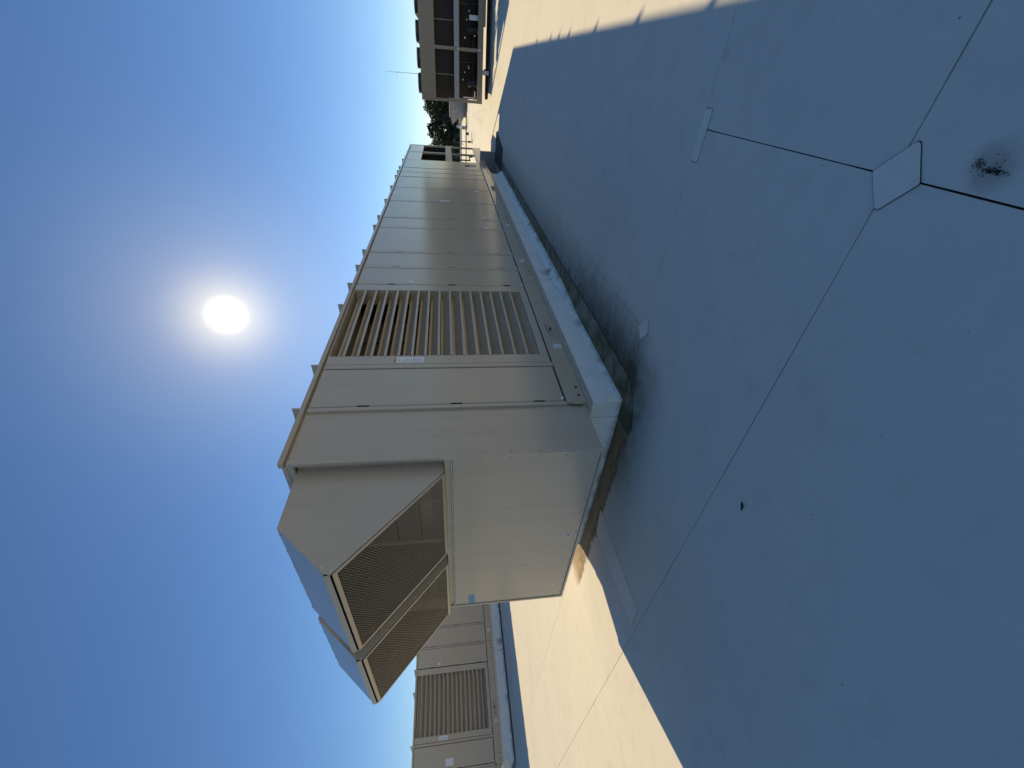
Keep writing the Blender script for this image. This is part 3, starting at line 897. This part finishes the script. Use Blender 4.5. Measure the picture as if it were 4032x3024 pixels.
# ------------------------------------------------------------------ chiller
def build_chiller():
    c = thing('chiller', 'brown-grey air-cooled chiller on legs with a row of round fans on top', 'chiller', (15.6, -1.39, 0))
    n = 5; bw = 1.435; D = 2.3
    Z0, Z1, Z2, Z3, Z4, Z5 = .275, .452, 1.077, 1.24, 1.876, 2.33
    for i in range(n + 1):
        y = -i * bw
        w = .045
        for x in (0, D - .08):
            sub(c, MB().box(x, x + .08, y - w, y + w, Z1 + .001, Z5), 'frame_post', 'chill')
    Y0, Y1 = .05, -n * bw - .05
    sub(c, MB().box(-.005, .14, Y1, Y0, Z0, Z1), 'base_beam', 'chill')
    sub(c, MB().box(D - .14, D + .005, Y1, Y0, Z0, Z1), 'base_beam', 'chill')
    sub(c, MB().box(.141, D - .141, Y1 + .02, Y0 - .02, .30, .34), 'floor_pan', 'dark')
    for i in range(n):
        ya, yb = -(i + 1) * bw + .047, -i * bw - .047
        sub(c, MB().box(.006, .03, ya, yb, Z4, Z5 - .02), 'fascia_panel', 'chill')
        b = sub(c, MB().box(-.012, .06, ya, yb, Z2, Z3), 'mid_beam', 'chill_light')
        sm = MB()
        for k in range(4):
            sm.dome((-.012, ya + (k + .5) * (yb - ya) / 4, (Z2 + Z3) / 2), (-1, 0, 0), .014, .006)
        sub(b, sm, 'bolts', 'bolt', 'stuff')
        co_ = sub(c, MB().box(.30, .42, ya, yb, Z3 - .1, Z5 - .03), 'condenser_coil', 'coil')
        ym = (ya + yb) / 2
        sub(co_, MB().box(.27, .299, ym - .012, ym + .012, Z3, Z4), 'coil_strip', 'chill')
        sub(c, MB().box(.9, .95, ya, yb, .345, Z2), 'inner_panel', 'coil')
        # pipework of the bay
        r = random.Random(i)
        y1 = ya + .25 + r.uniform(-.05, .05)
        for pts, rad in (([(.35, y1, .36), (.35, y1, 1.05)], .022), ([(.30, ya + .2, .95), (.30, ya + .2, .62), (.30, ya + .55, .62), (.30, ya + .55, .36)], .016),
                         ([(.5, ya + .05, .55), (.5, yb - .05, .55)], .05), ([(.45, ym + .2, .36), (.45, ym + .2, .78)], .11)):
            sub(c, MB().tube(pts, rad, 10), 'refrigerant_pipe', 'pipe')
        for q in range(5):
            yy, zz = r.uniform(ya + .1, yb - .1), r.uniform(.5, .98)
            sub(c, MB().dome((.25, yy, zz), (-1, 0, .4), .024, .02, 8), 'valve', 'galv')
    sub(c, MB().box(.2, .30, -.30, -.10, .50, .53), 'conduit', 'white')
    sub(c, MB().box(.22, .25, -.12, -.09, .535, .92), 'conduit', 'white')
    sub(c, MB().box(.0, D, Y1, Y0, Z5 + .001, Z5 + .035), 'top_deck', 'chill')
    sub(c, MB().box(.2, .215, -2.33, -2.20, .45, .735), 'data_label', 'label')
    sub(c, MB().box(-.016, -.0125, -1.46, -1.41, 1.09, 1.14), 'clip', 'white')
    sub(c, MB().box(-.012, -.0055, -1.47, -1.42, .36, .44), 'clip', 'white')
    # legs and sleepers
    for y in (-.85, -3.9, -6.4):
        for x in (.02, D - .14):
            lg = sub(c, MB().box(x, x + .12, y - .06, y + .06, .055, Z0 - .001), 'leg', 'galv')
            sub(lg, MB().box(x - .05, x + .17, y - .10, y + .10, .0045, .054), 'foot_pad', 'pad')
    sub(c, MB().box(.95, 1.05, Y1 - .3, -.05, .0045, .10), 'sleeper', 'iron')
    sub(c, MB().box(-.02, .03, -5.2, -2.05, .215, .273), 'cable_tray', 'chill')
    # fans: two rows
    fan = None
    for row, x in ((0, .42), (1, 1.2), (2, 1.9)):
        for k in range(10):
            y = -.40 - k * .70 + .0
            if fan is None:
                m = MB(); ns = 22
                for j in range(ns):
                    a0, a1 = 2 * math.pi * j / ns, 2 * math.pi * (j + 1) / ns
                    v = []
                    for rr, z in ((.29, 0), (.285, .105), (.265, .115), (.26, 0)):
                        v += [(rr * math.cos(a0), rr * math.sin(a0), z), (rr * math.cos(a1), rr * math.sin(a1), z)]
                    m.add(v, [(0, 1, 3, 2), (2, 3, 5, 4), (4, 5, 7, 6)])
                fan = sub(c, m, 'fan_shroud', 'bolt')
                fan.location = (x, y, Z5 + .036)
                g = MB()
                for rr in (.06, .12, .18, .24):
                    g.tube([(rr * math.cos(2 * math.pi * q / 16), rr * math.sin(2 * math.pi * q / 16), .11 + .012 * (1 - rr / .26)) for q in range(17)], .004, 4, False)
                for q in range(6):
                    a = math.pi * q / 6
                    g.tube([(.27 * math.cos(a), .27 * math.sin(a), .11), (0, 0, .124), (-.27 * math.cos(a), -.27 * math.sin(a), .11)], .004, 4)
                gr = sub(fan, g, 'fan_guard', 'galv', 'stuff')
                b = MB()
                for q in range(5):
                    a = 2 * math.pi * q / 5
                    p = lambda rr, da, z: (rr * math.cos(a + da), rr * math.sin(a + da), z)
                    b.add([p(.05, 0, .02), p(.25, -.1, .015), p(.25, .45, .055), p(.05, .5, .05)], [(0, 1, 2, 3)])
                b.tube([(0, 0, .0), (0, 0, .06)], .06, 10)
                bl = sub(fan, b, 'fan_blades', 'pipe')
                rim = MB()
                for j in range(ns):
                    a0, a1 = 2 * math.pi * j / ns, 2 * math.pi * (j + 1) / ns
                    v = []
                    for rr, z in ((.297, .092), (.297, .108), (.287, .108), (.287, .092)):
                        v += [(rr * math.cos(a0), rr * math.sin(a0), z), (rr * math.cos(a1), rr * math.sin(a1), z)]
                    rim.add(v, [(0, 1, 3, 2), (2, 3, 5, 4), (0, 1, 7, 6)])
                rm = sub(fan, rim, 'shroud_rim', 'galv')
            else:
                f2 = tree_copy(fan, c)
                f2.location = (x, y, Z5 + .036)
    return c
chiller = build_chiller()

# ------------------------------------------------------------------ far roof things
s = thing('small_rooftop_unit', 'small grey rooftop unit far across the roof with two pointed hoods', 'rooftop unit', (34.6, 0, 0))
bx = sub(s, MB().box(0, 2.2, -3.4, .73, .20, 1.18), 'cabinet', 'small')
sub(s, MB().box(-.06, 2.26, -3.46, .76, 1.181, 1.23), 'top_cap', 'trim')
sub(s, MB().box(.05, 2.15, -3.35, .70, .0045, .199), 'curb', 'chill')
for y in (-.33, .33 - .01, -1.1, -1.9):
    sub(s, MB().box(-.012, -.0005, y - .30, y + .30 if y > .3 else y + .33, .26, 1.14), 'access_door', 'small')
for y in (-.06, .38):
    sub(s, MB().box(-.02, -.0125, y - .06, y + .07, .90, .94), 'door_handle', 'white')
for top, P in ((1, [(.7305, 1.17), (1.20, 1.02), (1.19, .99), (.7305, .58)]), (0, [(.7305, .565), (1.20, .46), (1.17, .40), (.7305, .21)])):
    sub(s, MB().prism(P, 0, .05, 2.1), 'intake_hood', 'small')
v = thing('roof_vent', 'white gooseneck vent pipe standing beside the small far unit', 'roof vent', (33.4, 1.22, 0))
sub(v, MB().prism([(-.10, .10), (.12, .10), (.12, .40), (.05, .47), (.05, .68), (-.02, .76), (-.10, .76)], 0, -.09, .09), 'vent_body', 'white')
sub(v, MB().box(-.094, -.0905, -.07, .03, .60, .72).box(-.094, -.0905, -.07, .08, .16, .34), 'vent_opening', 'grey')
sub(v, MB().box(-.12, .12, -.14, .14, .0045, .099), 'vent_base', 'white')
# gas line along the far part of the roof
gp = thing('gas_pipe', 'dark gas pipe running low across the far roof on small blocks', 'pipe', (31, 0, 0))
sub(gp, MB().tube([(0, -12, .165), (0, 24, .165)], .035, 8), 'pipe_run', 'iron')
blk = None
for k in range(12):
    if blk is None:
        blk = sub(gp, MB().prism([(-.14, .0045), (.14, .0045), (.05, .128), (-.05, .128)], 1, -.07, .07), 'pipe_block', 'iron')
        blk.location.y = -10
    else:
        inst(blk, gp, (0, -10 + k * 2.83, 0))
rs = thing('gas_riser', 'thin dark pipe riser with a valve near the far gas pipe', 'pipe', (26.3, 1.21, 0))
sub(rs, MB().tube([(0, 0, .0045), (0, 0, .62)], .02, 8).tube([(0, -.02, .62), (0, .16, .62), (0, .16, .52)], .016, 8), 'riser_pipe', 'iron')
sub(rs, MB().tube([(0, 0, .10), (0, 0, .26)], .055, 10), 'valve_body', 'iron')
sub(rs, MB().tube([(0, .02, .06), (0, -.55, .05)], .01, 6), 'drain_line', 'iron')
sub(rs, MB().box(-.08, .08, -.08, .08, .0045, .03), 'foot_plate', 'iron')
an = thing('antenna_mast', 'thin grey antenna mast rising behind the chiller', 'antenna', (30, -1.79, 0))
sub(an, MB().tube([(0, 0, 0.0045), (0, 0, 3.2), (0, .01, 5.1)], [.03, .014, .006], 6), 'mast', 'pole')
sub(an, MB().tube([(0, .005, 4.36), (0, .007, 4.44)], .024, 8), 'mast_joint', 'pole')
# edge of the roof
pe = MB().box(RX1 - .25, RX1, RY0, RY1, .0005, .14).build('roof_edge', 'patch', kind='structure')

# ------------------------------------------------------------------ trees beyond the roof
def tree_meshes(seed, crown_r, h):
    rnd = random.Random(seed)
    m = MB()
    clumps = []
    for k in range(110):
        while True:
            p = Vector((rnd.uniform(-1, 1), rnd.uniform(-1, 1), rnd.uniform(-1, 1)))
            if p.length < 1:
                break
        q = p.normalized() * (p.length ** .5)
        clumps.append((Vector((q.x * crown_r, q.y * crown_r, h - crown_r * 1.15 + q.z * crown_r * 1.15)), rnd.uniform(.28, .52) * crown_r * .55))
    for c, r in clumps:
        for _ in range(85):
            d = Vector((rnd.gauss(0, 1), rnd.gauss(0, 1), rnd.gauss(0, .8)))
            d = d.normalized() * r * rnd.uniform(.45, 1.08)
            p = c + d
            a = Vector((rnd.uniform(-1, 1), rnd.uniform(-1, 1), rnd.uniform(-1, 1))).normalized()
            b = a.orthogonal().normalized()
            s = rnd.uniform(.07, .15)
            m.add([p + a * s, p + b * s * .7, p - a * s, p - b * s * .7], [(0, 1, 2, 3)])
    t = MB()
    t.tube([(0, 0, 0), (.1, .05, h * .3), (0, .1, h * .6), (.05, 0, h * .85)], [.28, .22, .15, .05], 8)
    for k in range(7):
        a = k * 2.4
        z = h * (.38 + .06 * k)
        e = Vector((math.cos(a) * crown_r * .7, math.sin(a) * crown_r * .7, min(z + crown_r * .6, h - .6)))
        t.tube([(.05, .05, z), (e.x * .5, e.y * .5, z + (e.z - z) * .4), tuple(e)], [.11, .07, .02], 6)
    return m, t
protos = []
tspec = [  # x, y, crown radius, height (ground is at -9), label
    (60, 1.7, 1.9, 12.95, 'dark bushy tree beyond the roof edge, rising next to the chiller corner'),
    (61, 4.3, 1.8, 12.65, 'dark leafy tree beyond the roof edge, between the other two in the gap'),
    (59, 6.4, 1.9, 12.35, 'dark tree beyond the roof edge, lowest crown beside the near unit'),
    (63, 8.8, 2.0, 12.2, 'dark tree beyond the roof, seen through the open bay of the near unit'),
    (63, -1.2, 1.9, 12.9, 'dark tree beyond the roof edge, mostly hidden behind the chiller'),
    (58, 3.2, 1.5, 10.9, 'short dark tree filling the row beyond the roof edge low down'),
]
for i, (x, y, cr, h, lab) in enumerate(tspec):
    m, t = tree_meshes(40 + i, cr, h)
    T = thing('leafy_tree', lab, 'tree', (x, y, -9), 'trees beyond the roof edge')
    m.build('crown', 'leaf', T)
    t.build('trunk', 'bark', T)
# undergrowth below the crowns
rnd = random.Random(99)
m = MB()
for k in range(9000):
    p = Vector((rnd.uniform(54, 57.5), rnd.uniform(-8, 22), rnd.uniform(-9, .9 + .5 * math.sin(k))))
    p.z = min(p.z, .4 + .5 * math.sin(p.y * 1.3) + .25 * math.sin(p.y * 3.1))
    a = Vector((rnd.uniform(-1, 1), rnd.uniform(-1, 1), rnd.uniform(-1, 1))).normalized()
    b = a.orthogonal().normalized(); s_ = rnd.uniform(.12, .3)
    m.add([p + a * s_, p + b * s_ * .7, p - a * s_, p - b * s_ * .7], [(0, 1, 2, 3)])
hg = m.build('undergrowth', 'leaf', kind='stuff')
tag(hg, 'dark mass of shrubs below the tree crowns beyond the roof', 'shrubs')

# ------------------------------------------------------------------ small litter
lf = MB()
P = [(0, -.028), (.007, -.012), (.009, .004), (.004, .018), (0, .030), (-.006, .014), (-.008, -.004), (-.005, -.016)]
v = [(x, y, .004 + .012 * abs(y) / .03 + .006 * (x > 0)) for x, y in P] + [(0, 0, .003)]
lf.add(v, [(i, (i + 1) % 8, 8) for i in range(8)])
o = lf.build('dry_leaf', 'leafdry'); o.location = (-.993, -.562, .003); o.rotation_euler = (0, 0, .6)
tag(o, 'small dark curled leaf lying alone on the shaded roof', 'leaf')
rnd = random.Random(21)
m = MB()
for k in range(90):
    x, y = rnd.uniform(-1.9, 4.5), rnd.uniform(-4.2, -.3)
    if x < .3 and rnd.random() < .4:
        y = rnd.uniform(-2.6, 1.2)
    a = rnd.uniform(0, 6.3); q = rnd.uniform(.0015, .0042)
    d = Vector((math.cos(a), math.sin(a), 0)); e = Vector((-d.y, d.x, .25))
    p = Vector((x, y, .0015))
    m.add([p + d * q * 1.5, p + e * q * .6, p - d * q * 1.3, p - e * q * .5 + Vector((0, 0, .0015))], [(0, 1, 2, 3)])
o = m.build('grit', 'leafdry', kind='stuff')
tag(o, 'sparse dark grit specks strewn over the shaded roof', 'grit')
rnd = random.Random(5)
m = MB()
for k in range(260):
    t_ = rnd.random()
    if t_ < .55:
        p = Vector((-1.075 + rnd.gauss(0, .017), -2.262 + rnd.gauss(0, .0045), .0015))
    elif t_ < .8:
        p = Vector((-1.022 + rnd.gauss(0, .010), -2.272 + rnd.gauss(0, .008), .0015))
    else:
        p = Vector((-1.05 + rnd.gauss(0, .03), -2.268 + rnd.gauss(0, .016), .0015))
    a = rnd.uniform(0, 6.3); s_ = rnd.uniform(.0010, .0034)
    d = Vector((math.cos(a), math.sin(a), rnd.uniform(-.2, .2))); e = Vector((-d.y, d.x, .3))
    m.add([p + d * s_, p + e * s_ * .5 + Vector((0, 0, .001)), p - d * s_, p - e * s_ * .5], [(0, 1, 2, 3)])
o = m.build('debris', 'leafdry', kind='stuff')
tag(o, 'scatter of black grit in a dried puddle on the shaded roof', 'debris')
